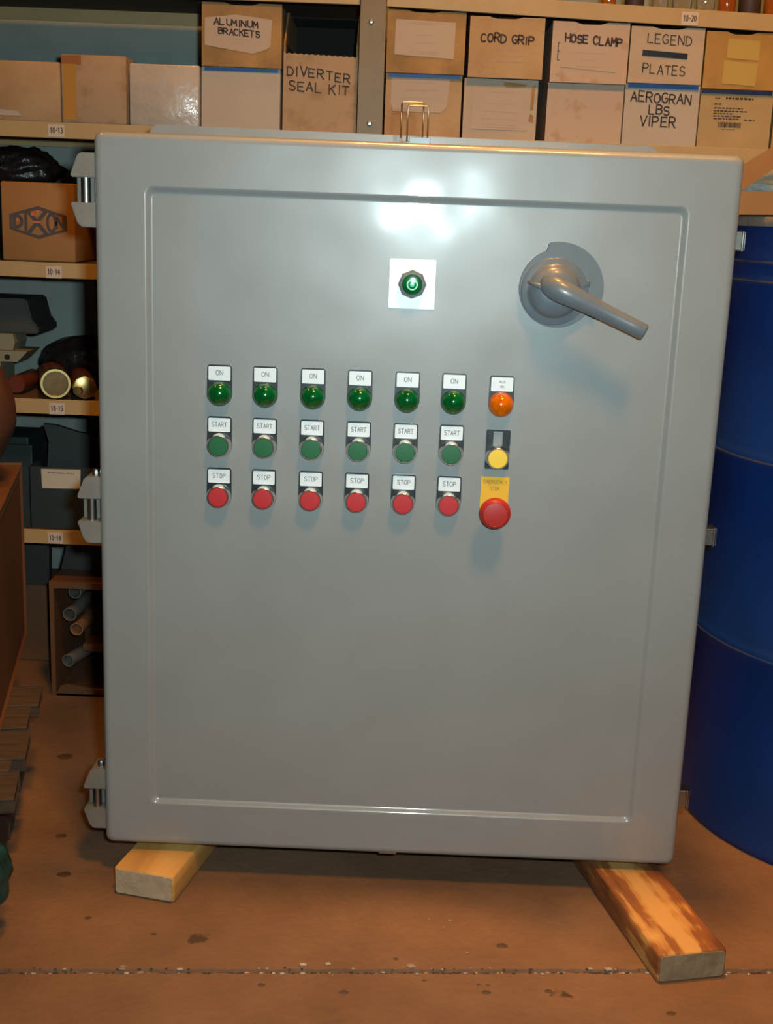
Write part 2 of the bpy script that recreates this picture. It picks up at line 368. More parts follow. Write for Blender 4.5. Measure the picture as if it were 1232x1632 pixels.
def lines(x0, x1, zs, y, h=0.0012, bm=None, frac=(0.3, 0.8)):
    """rows of print too small to read: broken hairlines"""
    bm = bm or bmesh.new()
    for z in zs:
        L = (x1-x0)*random.uniform(*frac); a = (x0+x1)/2-L/2; e = a+L
        while a < e:
            l = random.uniform(0.002, 0.007)
            q = [bm.verts.new(p) for p in ((a, y, z), (min(a+l, e), y, z), (min(a+l, e), y, z+h), (a, y, z+h))]
            bm.faces.new(q); a += l+0.0015
    return bm
def sheet(poly, y, t=0.0006, bm=None): return prism(poly, y-t, y, bm)
def rect(x0, x1, z0, z1): return [(x0, z0), (x1, z0), (x1, z1), (x0, z1)]
def rrect(x0, x1, z0, z1, r, n=4):
    p = []
    for (cx, cz, a0) in ((x1-r, z0+r, -90), (x1-r, z1-r, 0), (x0+r, z1-r, 90), (x0+r, z0+r, 180)):
        p += arc(cx, cz, r, r, a0, a0+90, n)
    return p

# ------------------------------------------------------------------ setting
SL = 0.0701   # the joint in the floor slab runs slightly askew
def floor():
    bm = bmesh.new()
    xs = [-3.0, -1.0, 0.0, 1.0, 3.0]
    def yj(x): return -0.219+SL*(x+0.453)
    prof = [(-2.6, 0, 1), (-0.0045, 0, 0), (-0.002, -0.006, 0), (0.002, -0.006, 0), (0.0045, 0, 0)]
    n = 240; X = [-1.2+2.4*i/n for i in range(n+1)]; X = [-3.0]+X+[3.0]
    rows = []
    for x in X:
        j = random.uniform(-0.0018, 0.0018); k = random.uniform(-0.0012, 0.0012); yy = yj(x)
        rows.append([bm.verts.new(v) for v in ((x, -3.0, 0), (x, yy-0.0042+j, 0), (x, yy-0.002+j, -0.007), (x, yy+0.002+k, -0.007), (x, yy+0.0042+k, 0), (x, 0.95, 0))])
    for a, b in zip(rows[:-1], rows[1:]):
        for i in range(5): bm.faces.new((a[i], b[i], b[i+1], a[i+1]))
    o = obj('floor', bm, 'concrete', loc=(0, 0, 0)); o['kind'] = 'structure'
    # grit lodged in the joint, pale chips of grout beside it, a few crumbs in the open floor
    def crumbs(name, n, sig, s0, s1, m, extra=()):
        bm = bmesh.new()
        L_ = [(x, yj(x)+random.gauss(0, sig), random.uniform(s0, s1)) for x in (random.uniform(-0.62, 0.75) for _ in range(n))]+list(extra)
        for x, y, s in L_:
            b2 = bmesh.new(); bmesh.ops.create_icosphere(b2, subdivisions=1, radius=s)
            sink = 0.004 if abs(y-yj(x)) < .003 else 0
            a = random.uniform(.8, 2.0)
            for v in b2.verts: v.co = Vector((v.co.x*a+x, v.co.y+y, v.co.z*0.55+s*0.3-sink))
            join(bm, b2)
        d = obj(name, bm, m, o); d['kind'] = 'stuff'
    crumbs('joint_grit', 700, .0020, .0008, .0020, 'grit')
    crumbs('grout_chips', 150, .0036, .0008, .0026, 'debris', [(.054, -.071, .0016), (.081, -.072, .0016), (.072, -.088, .0013), (.100, -.142, .0016), (-.070, -.178, .0030), (-.100, -.182, .0034), (.030, -.176, .0040), (.270, -.165, .0034)])
    for x, y, rx in ((-.145, -.224, .0050), (-.048, -.231, .0055), (.012, -.161, .0036), (.046, -.202, .0028), (.110, -.206, .0032), (.121, -.206, .0030), (.192, -.213, .0052), (.144, -.123, .0080), (.118, -.220, .0060),
                     (-.535, .366, .014), (-.470, .105, .0090), (-.437, .002, .0105), (-.475, .350, .007), (.33, -.245, .006), (-.29, -.13, .004), (-.38, -.10, .005)):
        b2 = bmesh.new(); n = 14; P = [b2.verts.new((x+rx*math.cos(2*PI*k/n)*random.uniform(.8, 1.1), y+rx*.75*math.sin(2*PI*k/n)*random.uniform(.7, 1.1), .0002)) for k in range(n)]
        b2.faces.new(P); obj('oil_spot', b2, 'oil', o)
    return o
floor()
o = obj('wall_back', box(-3.0, 3.0, 0.95, 1.05, -0.01, 3.2), 'wall'); o['kind'] = 'structure'

# ------------------------------------------------------------------ control enclosure
EN = tag(empty('electrical_enclosure', (0, 0.15, 0.038)), 'large grey fibreglass electrical enclosure with rows of push buttons, standing on two timbers', 'electrical enclosure')
# back body
obj('body', autosm(box(-0.371, 0.371, 0.036, 0.262, 0.0385, 0.957, 0.006)), 'gelcoat', EN)
obj('mounting_flange', prism([(-0.368, 0.930), (-0.368, 0.980), (-0.360, 0.9905), (0.318, 0.9865), (0.332, 0.979), (0.340, 0.930)], 0.2625, 0.268, bev=0.0012), 'gelcoat', EN)
# door with recessed face
def ring(bm, a, b, r, y, cz=0.507, n=6):
    return [bm.verts.new((p[0], y, p[1]+cz)) for p in rrect(-a, a, -b, b, r, n)]
bm = bmesh.new(); A, Bh = 0.381, 0.457
spec = [(0, .010, .036), (0, .010, .0092), (0, .010, .009), (.0003, .010, .0067), (.0012, .010, .0046), (.0026, .0095, .0027), (.0045, .009, .0012), (.0067, .008, .0003), (.0090, .007, 0), (.0094, .007, 0),
        (.0592, .010, 0), (.0596, .010, 0)]+[(.0596+.0086*t, .010-.003*t, .0048*(t*t*(3-2*t))) for t in [k/10 for k in range(1, 11)]]+[(.0686, .007, .0048)]
rs = [ring(bm, A-i, Bh-i, r, y) for i, r, y in spec]
for p, q in zip(rs[:-1], rs[1:]):
    n = len(p)
    for i in range(n): bm.faces.new((p[i], p[(i+1) % n], q[(i+1) % n], q[i]))
bm.faces.new(rs[-1]); bm.faces.new(rs[0][::-1])
smooth(bm)
DOOR = obj('door', bm, 'gelcoat', EN)
FY = 0.0048      # the recessed face
# hinges
for zc, nut in ((0.8965, 0), (0.5055, 1), (0.1085, 1)):
    bm = prism([(-0.380, zc+.043), (-0.399, zc+.043), (-0.403, zc+.039), (-0.4115, zc+.0165), (-0.4105, zc+.0145), (-0.380, zc+.0145)], 0.010, 0.046, bev=0.0012)
    prism([(-0.380, zc-.0145), (-0.4110, zc-.0145), (-0.4112, zc-.017), (-0.404, zc-.038), (-0.399, zc-.043), (-0.380, zc-.043)], 0.010, 0.046, bm, bev=0.0012)
    box(-0.4085, -0.380, 0.030, 0.046, zc-.016, zc+.016, 0.001, bm)
    h = obj('hinge', bm, 'gelcoat_fitting', EN)
    obj('hinge_pin', autosm(lathe([(0.0052, -.0155), (0.0056, -.015), (0.0056, .015), (0.0052, .0155)], 20, axis='Z', c=(-0.3950, 0.020, zc))), 'steel', h)
    if nut:
        obj('hinge_bolt', autosm(lathe([(0.0045, 0), (0.0045, .006), (0.003, .009)], 8, axis='Z', c=(-0.390, 0.022, zc+.042))), 'steel', h)
# small quarter latches on the right side and below
for z0, z1, xo in ((0.8545, 0.8785, 0.3935), (0.4900, 0.5135, 0.3955), (0.1265, 0.1545, 0.3955)):
    bm = box(0.380, xo-.004, 0.014, 0.036, z0+.001, z1-.001, 0.0008)
    box(xo-.0042, xo-.0022, 0.012, 0.038, z0, z1, 0.0006, bm); box(xo-.0012, xo, 0.014, 0.036, z0+.001, z1-.001, 0.0004, bm)
    box(xo-.003, xo-.0005, 0.022, 0.026, z0+.002, z1-.002, 0.0003, bm)
    obj('side_latch', bm, 'steel', EN)
obj('bottom_latch', box(-0.0145, 0.0095, 0.010, 0.034, 0.0455, 0.0505, 0.0008), 'steel', EN)
# top hasp: saddle plate and two wire bails
bm = box(-0.0165, 0.0135, 0.028, 0.052, 0.962, 0.9665, 0.0006); box(-0.0120, 0.0130, 0.026, 0.029, 0.9635, 0.972, 0.0005, bm)
HP = obj('hasp', bm, 'handle_paint', EN)
def bail(x0, x1, zb, zt, y, lean):
    r = .003; P = [(x0, y, zb), (x0, y+lean*.9, zt-r)]
    P += [(x0+r-r*math.cos(a), y+lean, zt-r+r*math.sin(a)) for a in (0.4, 0.8, 1.2)]
    P += [(x1-r+r*math.sin(a), y+lean, zt-r+r*math.cos(a)) for a in (0.4, 0.8, 1.2)]
    P += [(x1, y+lean*.9, zt-r), (x1, y, zb)]
    return tube(P, 0.0010, 8)
obj('wire_bail', smooth(bail(-0.0146, 0.0098, 0.966, 1.0085, 0.038, 0.0)), 'wire', HP)
obj('wire_bail', smooth(bail(-0.0222, 0.0040, 0.972, 1.0140, 0.052, 0.004)), 'wire', HP)

# --- push buttons and pilot lights, built once about the origin then copied
def mesh_of(bm, m, name):
    bmesh.ops.recalc_face_normals(bm, faces=bm.faces)
    me = bpy.data.meshes.new(name); bm.to_mesh(me); bm.free(); me.materials.append(M[m]); return me
def holder_poly(top=.0350, w=.0150, r=.0155):
    p = [(w, top-.002), (w-.002, top), (-w+.002, top), (-w, top-.002)]
    return p + arc(0, 0, r, r, 180, 360, 16)
ME = {}
ME['holder'] = mesh_of(prism(holder_poly(), -.0026, 0, bev=.0004), 'black', 'legend_holder')
ME['plate'] = mesh_of(prism(rrect(-.0134, .0134, .0163, .0333, .0012), -.0034, -.0024), 'white_label', 'legend_plate')
ME['ON'] = mesh_of(text('ON', -.0042, .0042, .0228, .0056, -.00348, .0007), 'ink_grey', 'lettering')
ME['START'] = mesh_of(text('START', -.0092, .0092, .0226, .0054, -.00348, .0007), 'ink_grey', 'lettering')
ME['STOP'] = mesh_of(text('STOP', -.0080, .0080, .0226, .0056, -.00348, .0007), 'ink_grey', 'lettering')
bm = text('MCR', -.0036, .0036, .0262, .0028, -.00348, .0004); text('ON', -.0022, .0022, .0206, .0028, -.00348, .0004, bm=bm)
ME['MCRON'] = mesh_of(bm, 'ink_grey', 'lettering')
dome = [(.0152, -.0026), (.0152, -.0050), (.0146, -.0054)]+[(.0143*math.cos(a), -.0060-.0120*math.sin(a)) for a in [i*PI/2/9 for i in range(10)]]
dome[-1] = (0.0, dome[-1][1])
ME['dome_green'] = mesh_of(autosm(lathe(dome, 36), 1.2), 'green_lens', 'lens')
ME['dome_amber'] = mesh_of(autosm(lathe(dome, 36), 1.2), 'amber_lens', 'lens')
bz = [(.0152, -.0026), (.0152, -.0040), (.0149, -.0052), (.0138, -.0118), (.0134, -.0134), (.0129, -.0138), (.0121, -.0138), (.0118, -.0118)]
ME['bezel'] = mesh_of(autosm(lathe(bz, 40, cap=False), 0.5), 'chrome', 'bezel')
def capm(m, y): return mesh_of(autosm(lathe([(.0118, -.008), (.0118, y+.0006), (.0113, y), (0, y-.0003)], 36), 0.5), m, 'button_cap')
ME['cap_green'] = capm('green_cap', -.0132); ME['cap_red'] = capm('red_cap', -.0146); ME['cap_yellow'] = capm('yellow_cap', -.0146)
def device(kind, x, z, letters, lens=None, cap=None):
    h = place(kind, ME['holder'], (x, FY, z), EN)
    place('legend_plate', ME['plate'], (x, FY, z), h)
    lab(place('lettering', ME[letters], (x, FY, z), h), 'grey engraved word '+{'MCRON': 'over the amber lamp'}.get(letters, letters))
    if lens: place('lens', ME[lens], (x, FY, z), h)
    if cap:
        place('bezel', ME['bezel'], (x, FY, z), h); place('button_cap', ME[cap], (x, FY, z), h)
    return h
XC = [-.2315, -.1757, -.1172, -.0598, -.0018, .0550]
ord_ = ['first', 'second', 'third', 'fourth', 'fifth', 'sixth']
for i, x in enumerate(XC):
    lab(device('pilot_light', x, .6610+.0002*i, 'ON', lens='dome_green'), 'green domed pilot light with white ON plate, %s from the left' % ord_[i])
    lab(device('push_button', x+.0002, .5975+.0002*i, 'START', cap='cap_green'), 'green push button with white START plate, %s from the left' % ord_[i])
    lab(device('push_button', x+.0002, .5330+.0002*i, 'STOP', cap='cap_red'), 'red push button with white STOP plate, %s from the left' % ord_[i])
lab(device('pilot_light', .1133, .6612, 'MCRON', lens='dome_amber'), 'amber domed pilot light with small white plate')
# yellow button in an empty square holder
x, z = .1125, .5955
bm = bmesh.new()
prism(rrect(-.0148, .0148, -.0150, .0138, .002), -.0026, 0, bm, bev=.0003)
prism(rect(-.0148, -.0060, .0136, .0340), -.0026, 0, bm, bev=.0004); prism(rect(.0055, .0148, .0136, .0340), -.0026, 0, bm, bev=.0004)
prism(rect(-.0062, .0057, .0322, .0340), -.0026, 0, bm)
for sx in (-1, 1):
    for dz in (.0225, .0290): box(sx*.0105-.0022, sx*.0105+.0022, -.0040, -.0024, dz-.0004, dz+.0004, 0, bm)
    box(sx*.0140-.0008, sx*.0140+.0008, -.0044, -.0024, .0165, .0335, 0, bm)
bmesh.ops.translate(bm, verts=bm.verts, vec=(x, FY, z))
h = lab(obj('push_button', bm, 'black', EN, loc=(x, FY, z)), 'yellow push button in an empty black plate holder')
place('bezel', ME['bezel'], (x, FY, z), h); place('button_cap', ME['cap_yellow'], (x, FY, z), h)
# emergency stop
x, z = .1122, .5310
bm = prism(rrect(-.0178, .0172, -.006, .0392, .0006), -.0016, 0); bmesh.ops.translate(bm, verts=bm.verts, vec=(x, FY, z))
h = lab(obj('emergency_stop', bm, 'yellow_plate', EN, loc=(x, FY, z)), 'red mushroom emergency stop on a yellow plate')
bm = text('EMERGENCY', x-.0145, x+.0142, z+.0310, .0042, FY-.0017, .0006); text('STOP', x-.0055, x+.0055, z+.0220, .0044, FY-.0017, .0006, bm=bm)
obj('lettering', bm, 'ink_brown', h)
obj('mushroom_head', autosm(lathe([(.0125, -.002), (.0125, -.014), (.0165, -.017), (.0188, -.020), (.0194, -.024), (.0190, -.0285), (.0172, -.0315), (.0150, -.0330), (.0145, -.0326), (0, -.0345)], 40, c=(x, FY, z-.0015)), 0.7), 'estop_red', h)
# white plate with faceted green lamp
x, z = -.0013, .8018
bm = prism(rrect(-.0276, .0276, -.0292, .0292, .0018), -.0016, 0); bmesh.ops.translate(bm, verts=bm.verts, vec=(x, FY, z))
h = lab(obj('pilot_light', bm, 'white_label', EN, loc=(x, FY, z)), 'green lamp with a faceted collar on a square white plate')
obj('collar', lathe([(.0165, -.0016), (.0172, -.004), (.0168, -.009), (.0146, -.0125), (.0120, -.0130), (.0120, -.010)], 8, c=(x, FY, z)), 'handle_paint', h)
obj('lens', autosm(lathe([(.0122, -.009), (.0122, -.0132), (.0108, -.0150), (.0066, -.0156), (.0, -.0156)], 32, c=(x, FY, z)), 0.5), 'green_lens', h)
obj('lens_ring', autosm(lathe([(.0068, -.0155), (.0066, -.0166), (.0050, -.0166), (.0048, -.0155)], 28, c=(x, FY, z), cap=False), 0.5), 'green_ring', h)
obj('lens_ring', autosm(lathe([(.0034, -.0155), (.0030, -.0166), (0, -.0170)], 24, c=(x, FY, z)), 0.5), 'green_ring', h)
# disconnect handle
cx_, cz_ = .1725, .8035
pl = []
for i in range(72):
    a = 360*i/72
    R = .0545 if (a <= 108 or a >= 338) else .0462
    pl.append((cx_+R*math.cos(math.radians(a)), cz_+R*math.sin(math.radians(a))))
HD = lab(obj('disconnect_switch', autosm(prism(pl, FY-.008, FY, bev=.0012), 0.5), 'switch_plate', EN), 'grey rotary disconnect switch with a long lever')
obj('dial', autosm(lathe([(.0400, -.0075), (.0398, -.0105), (.0390, -.0112), (.0330, -.0112), (.0310, -.0125), (.0295, -.0165), (.0265, -.0210), (.0210, -.0242), (.0120, -.0262), (0, -.0270)], 56, c=(cx_-.0045, FY, cz_-.0035)), 0.9), 'handle_paint', HD)
obj('pointer_fin', smooth(tube([(cx_-.037, FY-.017, cz_+.007), (cx_-.028, FY-.024, cz_+.004), (cx_-.014, FY-.031, cz_)], .003, 8, radii=[.0016, .0030, .0050])), 'handle_paint', HD)
H0 = Vector((cx_-.0125, FY-.024, cz_+.0045)); H1 = Vector((.2735, FY-.046, .7585))
P = []; RR = []
for k, (t, ra, rb, dy) in enumerate(((-0.055, .004, .003, .004), (-0.045, .0085, .007, -.001), (-0.015, .0118, .011, -.006), (.04, .0140, .0135, -.011), (.11, .0142, .0135, -.014), (.22, .0128, .012, -.013), (.38, .0112, .010, -.009), (.6, .0102, .0088, -.004), (.85, .0098, .008, -.001), (.975, .0098, .008, 0), (.995, .0088, .0068, 0), (1.0, .0065, .0050, 0))):
    P.append(H0.lerp(H1, t)+Vector((0, dy, 0))); RR.append((rb, ra))
obj('lever', smooth(tube(P, .01, 20, radii=RR)), 'handle_paint', HD)
bm = bmesh.new()
for pts in ([(cx_+.0290, cz_+.0050), (cx_+.0370, cz_+.0095)], [(cx_+.0370, cz_+.0095), (cx_+.0365, cz_+.0030)]):
    a, b = pts; dx, dz = b[0]-a[0], b[1]-a[1]; l = math.hypot(dx, dz); nx, nz = -dz/l*.0006, dx/l*.0006
    prism([(a[0]+nx, a[1]+nz), (a[0]-nx, a[1]-nz), (b[0]-nx, b[1]-nz), (b[0]+nx, b[1]+nz)], FY-.0130, FY-.0076, bm)
lab(obj('arrow_mark', bm, 'ink_grey', HD), 'dark raised arrow mark')
obj('lock_tab', prism([(cx_+.0365, cz_-.0150), (cx_+.0500, cz_-.0200), (cx_+.0475, cz_-.0120), (cx_+.0400, cz_-.0120)], FY-.0128, FY-.0078), 'black', HD)

# ------------------------------------------------------------------ timbers under it
def timber(name, x0, y0, ang, wd, ln, m, me, label, grp):
    t = empty(name, (x0, y0, 0)); tag(t, label, 'timber', grp)
    b = box(0, wd, 0.0006, ln, 0.0, 0.0380, 0.0028, seg=2)
    for v in b.verts: v.co.x += 0.0012*math.sin(v.co.y*60+v.co.z*90)
    bmesh.ops.translate(b, verts=b.verts, vec=(x0, y0, 0)); rotz(b, ang, (x0, y0, 0))
    obj('beam', autosm(b, 0.9), m, t)
    pts = rrect(0.0024, wd-.0024, 0.0024, 0.0356, .004)
    b = prism([(p[0]+random.uniform(-.0003, .0003), p[1]) for p in pts], -0.0006, 0.0012)
    bmesh.ops.translate(b, verts=b.verts, vec=(x0, y0, 0)); rotz(b, ang, (x0, y0, 0))
    lab(obj('sawn_end', b, me, t), 'greyish sawn end grain')
    return t
timber('timber_block', -0.3600, -0.0400, math.radians(-12.8), 0.084, 0.30, 'pine', 'end_grain', 'short pale pine timber under the left end of the grey enclosure', 'timbers under the enclosure')
timber('timber_block', 0.3240, -0.1890, math.radians(13.0), 0.0885, 0.44, 'pine_stain', 'end_grain2', 'long brown-stained timber under the right end of the grey enclosure', 'timbers under the enclosure')

# ------------------------------------------------------------------ shelving
RK = tag(empty('storage_shelving', (0, 0.78, 0)), 'cream steel shelving with numbered shelves, standing behind the grey enclosure', 'shelving')
def shelf(x0, x1, zt, tilt=0.0):
    bm = box(x0, x1, 0.620, 0.6215, zt-.0255, zt, 0.0004)
    box(x0, x1, 0.6215, 0.628, zt-.0255, zt-.0243, 0, bm); box(x0, x1, 0.9235, 0.925, zt-.0255, zt-.001, 0, bm)
    if tilt: roty(bm, tilt, (x0, .62, zt))
    o = obj('shelf', bm, 'shelf', RK)
    bm = box(x0, x1, 0.6216, 0.9234, zt-.0040, zt-.0010)
    if tilt: roty(bm, tilt, (x0, .62, zt))
    obj('shelf_board', bm, 'deck', o)
    return o
ZS = [1.0114, .7834, .5496, .3151]
sh = {}
for z in ZS:
    sh[z] = shelf(-1.25, -0.0990, z); shelf(-0.0550, 1.00, z)
upL = shelf(-1.25, -0.0990, 1.2360); upR = shelf(-0.0550, 1.00, 1.2350, 0.0255)
def post(x0, x1, y0=0.606, y1=0.619):
    bm = box(x0, x1, y0, y0+.002, 0, 1.9, 0.0006); box(x0, x0+.002, y0+.002, y1+.01, 0, 1.9, 0, bm); box(x1-.002, x1, y0+.002, y1+.01, 0, 1.9, 0, bm)
    return obj('post', bm, 'post', RK)
pc = post(-0.0975, -0.0560)
post(-1.29, -1.25); post(1.00, 1.04)
for (bx, bz) in ((-.0795, 1.1834), (-.0770, 1.0272)):
    obj('bolt', autosm(lathe([(.0042, 0), (.0042, -.0012), (.0030, -.0026), (0, -.0030)], 12, c=(bx, .606, bz)), 0.6), 'steel', pc)
for s, x, z, par in (('10-13', -.5942, .9981, sh[ZS[0]]), ('10-14', -.6043, .7680, sh[ZS[1]]), ('10-15', -.6048, .5343, sh[ZS[2]]), ('10-16', -.6139, .3012, sh[ZS[3]]), ('10-20', .4321, 1.2085, upR)):
    t = lab(obj('number_tag', sheet(rect(x-.0135, x+.0135, z-.0105, z+.0095), .6198), 'tag', par), 'small paper tag reading '+s)
    bm = text(s, x-.0100, x+.0100, z-.0042, .0085, .61915, .0013)
    # the print sits in the tag's own mesh material slot so the part stays two levels deep
    bmesh.ops.translate(bm, verts=bm.verts, vec=-WL[t.name])
    b2 = bmesh.new(); b2.from_mesh(t.data); k = len(b2.faces)
    me = bpy.data.meshes.new('t'); bm.to_mesh(me); bm.free(); b2.from_mesh(me); b2.faces.ensure_lookup_table()
    for f in b2.faces[k:]: f.material_index = 1
    b2.to_mesh(t.data); b2.free(); t.data.materials.append(M['ink'])

# ------------------------------------------------------------------ cartons and bins on the shelf
BY = 0.632
def bin_(name, label, cat, x0, x1, z0, z1, m, grp, notch=None, tl=0.0, tr=0.0, depth=.27, y=BY, wall=.003, zig=False, open_=True):
    """open-topped parts bin: front, back, two sides, base; the front may carry a thumb notch"""
    bm = bmesh.new()
    top = [(x1, z1-tr), (x0, z1-tl)]
    if notch:
        a, b, d = notch; n = 8; top = [(x1, z1-tr)]
        for i in range(n+1):
            t = i/n; xx = b+(a-b)*t; top.append((xx, z1-(tl+(tr-tl)*(xx-x0)/(x1-x0))-d*min(1, math.sin(PI*t)*1.6)))
        top.append((x0, z1-tl))
    if zig:
        top = []; n = 26
        for i in range(n+1): top.append((x1+(x0-x1)*i/n, z1-(.0016 if i % 2 else 0)-tr*(1-i/n)))
    prism([(x0, z0), (x1, z0)]+top, y, y+wall, bm)
    zs = z1-max(tl, tr)-.0015
    if open_:
        box(x0, x0+wall, y+wall, y+depth, z0, zs, 0, bm); box(x1-wall, x1, y+wall, y+depth, z0, zs, 0, bm)
        box(x0+wall, x1-wall, y+depth-wall, y+depth, z0, zs, 0, bm); box(x0+wall, x1-wall, y+wall, y+depth-wall, z0, z0+wall, 0, bm)
    return tag(obj(name, bm, m), label, cat, grp)
def carton(name, label, cat, x0, x1, z0, z1, m, grp=None, depth=.25, y=BY, bev=.0025):
    return tag(obj(name, autosm(box(x0, x1, y, y+depth, z0, z1, bev), 0.9), m), label, cat, grp)
Z0 = 1.0114; UG = 'upper row of bins on the shelf behind the enclosure'; LG = 'lower row of boxes on the shelf behind the enclosure'
YF = BY-.0001; YU = BY-.008; YG = YU-.0001
# left bay, from the left
b = carton('cardboard_box', 'plain pale cardboard box at the far left of the shelf above the enclosure', 'box', -.705, -.5895, Z0, 1.1065, 'kraft_pale', LG)
obj('clear_tape', sheet([(-.700, 1.020), (-.655, 1.020), (-.662, 1.0275), (-.700, 1.030)], YF), 'wrap', b)
b = carton('cardboard_box', 'brown cardboard box sealed with a vertical strip of brown tape', 'box', -.587, -.4795, Z0, 1.1192, 'kraft_stain', LG, y=.628)
obj('packing_tape', sheet([(-.5835, 1.0165), (-.5630, 1.0165), (-.5620, 1.104), (-.5835, 1.104)], .6279), 'tape', b)
obj('packing_tape', sheet(rect(-.5855, -.5535, 1.104, 1.1175), .6279), 'tape_dark', b)
b = carton('wrapped_box', 'whitish box wrapped in wrinkled clear plastic, next to the taped cardboard box', 'box', -.4755, -.3595, Z0, 1.1095, 'wrap', LG)
# bottom-left bin pair
b = bin_('storage_bin', 'blank white bin with a blue top stripe under the aluminum brackets bin', 'bin', -.3560, -.2265, Z0, 1.1085, 'white_board2', LG)
obj('blue_stripe', sheet(rect(-.3515, -.2305, 1.1025, 1.1082), YF), 'blue', b)
b = bin_('storage_bin', 'torn cardboard bin lettered ALUMINUM BRACKETS on a peeling paper label', 'bin', -.3550, -.2250, 1.1090, 1.2070, 'kraft', UG, notch=(-.318, -.262, .0035), y=.626)
pl_ = obj('paper_label', sheet([(-.350, 1.141), (-.272, 1.1300), (-.250, 1.137), (-.243, 1.142), (-.241, 1.183), (-.300, 1.189), (-.350, 1.183)], .6259), 'paper', b)
bm = text('ALUMINUM', -.3350, -.2630, 1.1735, .0090, .6251, .0021, .35, -.05, gap=1.2); text('BRACKETS', -.3280, -.2610, 1.1600, .0090, .6251, .0021, .35, -.08, gap=1.2, bm=bm)
obj('marker_lettering', bm, 'marker', pl_)
obj('printed_text', lines(-.325, -.265, [1.151, 1.146], .6251, .0006), 'print', pl_)
# open-front seal kit bin
b = bin_('storage_bin', 'open-fronted cardboard bin lettered DIVERTER SEAL KIT beside the shelf post', 'bin', -.2220, -.1000, Z0, 1.1350, 'kraft_stain', LG, zig=True, tr=.003, open_=False)
bm = bmesh.new()
for xa, xb in ((-.2220, -.2190), (-.1030, -.1000)):
    v = [(BY+.003, Z0), (BY+.26, Z0), (BY+.26, 1.205), (BY+.06, 1.205), (BY+.003, 1.150)]
    q = [bm.verts.new((xa, p[0], p[1])) for p in v]; r = [bm.verts.new((xb, p[0], p[1])) for p in v]
    bm.faces.new(q); bm.faces.new(r[::-1])
    for i in range(5): bm.faces.new((q[i], r[i], r[(i+1) % 5], q[(i+1) % 5]))
obj('side_wall', bm, 'kraft', b)
obj('inner_shade', box(-.2188, -.2180, BY+.012, BY+.257, Z0, 1.150, 0, box(-.1040, -.1032, BY+.012, BY+.257, Z0, 1.150, 0, box(-.219, -.103, BY+.20, BY+.205, Z0, 1.205, 0, box(-.219, -.103, BY+.10, BY+.20, 1.2025, 1.205)))), 'bin_dark', b)  # black sheets put the shade inside the open bin into the colour
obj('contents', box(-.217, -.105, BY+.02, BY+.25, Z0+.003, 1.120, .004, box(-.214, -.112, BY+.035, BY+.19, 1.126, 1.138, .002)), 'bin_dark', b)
bm = text('DIVERTER', -.2150, -.1130, 1.1005, .0140, YF-.0004, .0021, .28, -.09, gap=1.6); text('SEAL KIT', -.2120, -.1130, 1.0780, .0140, YF-.0004, .0021, .28, -.07, gap=1.4, bm=bm)
obj('marker_lettering', bm, 'marker', b)
# right bay
def stack_label(par, poly, y, zs, m='paper', x0=None, x1=None):
    p = obj('paper_label', sheet(poly, y), m, par)
    xs = [q[0] for q in poly]
    obj('printed_text', lines(x0 or min(xs)+.006, x1 or max(xs)-.006, zs, y-.00075, .0008), 'print', p)
    return p
b = bin_('storage_bin', 'bin with a torn printed label and blue top stripe, right of the shelf post', 'bin', -.0530, .0720, Z0, 1.1090, 'kraft_pale', LG)
obj('blue_stripe', sheet(rect(-.0490, .0690, 1.1035, 1.1088), YF), 'blue', b)
stack_label(b, [(-.0440, 1.062), (-.040, 1.050), (.040, 1.050), (.0485, 1.060), (.052, 1.1025), (-.0440, 1.1025)], YF, [1.096, 1.085, 1.083, 1.071, 1.060], 'paper')
b = bin_('storage_bin', 'kraft bin with an unmarked printed label, top row, right of the shelf post', 'bin', -.0535, .0735, 1.1095, 1.2065, 'kraft', UG, notch=(-.022, .033, .003), tr=.002, y=YU)
stack_label(b, [(-.0410, 1.1375), (.0560, 1.1330), (.0570, 1.1890), (-.0400, 1.1915)], YG, [1.186, 1.184, 1.168, 1.156, 1.142, 1.139])
b = bin_('storage_bin', 'greyed bin with a scuffed printed label below the cord grip bin', 'bin', .0760, .1970, Z0, 1.1060, 'white_board', LG)
stack_label(b, [(.0900, 1.027), (.1830, 1.027), (.1840, 1.090), (.0905, 1.090)], YF, [1.085, 1.067, 1.0545, 1.043, 1.034, 1.030], 'paper')
bm = sheet([(.139, 1.0985), (.142, 1.102), (.158, 1.1015), (.178, 1.099), (.1775, 1.096), (.162, 1.0945), (.145, 1.094)], YF-.0002)
sheet([(.1860, 1.060), (.1910, 1.060), (.1925, 1.1000), (.1870, 1.0950)], YF-.0002, bm=bm); sheet([(.184, 1.043), (.192, 1.041), (.1915, 1.051), (.186, 1.054)], YF-.0002, bm=bm)
lab(obj('torn_patch', bm, 'kraft', b), 'brown torn patches')
b = bin_('storage_bin', 'bin lettered CORD GRIP leaning slightly forward in the top row', 'bin', .0800, .2010, 1.1070, 1.2005, 'kraft_pale', UG, notch=(.110, .165, .003), y=.622)
obj('marker_lettering', text('CORD GRIP', .0990, .1840, 1.1625, .0125, .6217, .0025, .25, -.03, gap=1.2), 'marker', b)
obj('printed_text', lines(.100, .185, [1.151, 1.141, 1.132], .6217, .0007), 'print', b)
b = bin_('storage_bin', 'blank smudged white bin below the hose clamp bin', 'bin', .2130, .3380, Z0, 1.1040, 'white_stain', LG)
b = bin_('storage_bin', 'stained bin lettered HOSE CLAMP with a paper label', 'bin', .2140, .3385, 1.1045, 1.1980, 'white_stain', UG, notch=(.248, .303, .004), y=YU)
stack_label(b, [(.2290, 1.128), (.3200, 1.122), (.3220, 1.166), (.2300, 1.1725)], YG, [1.150, 1.139, 1.129])
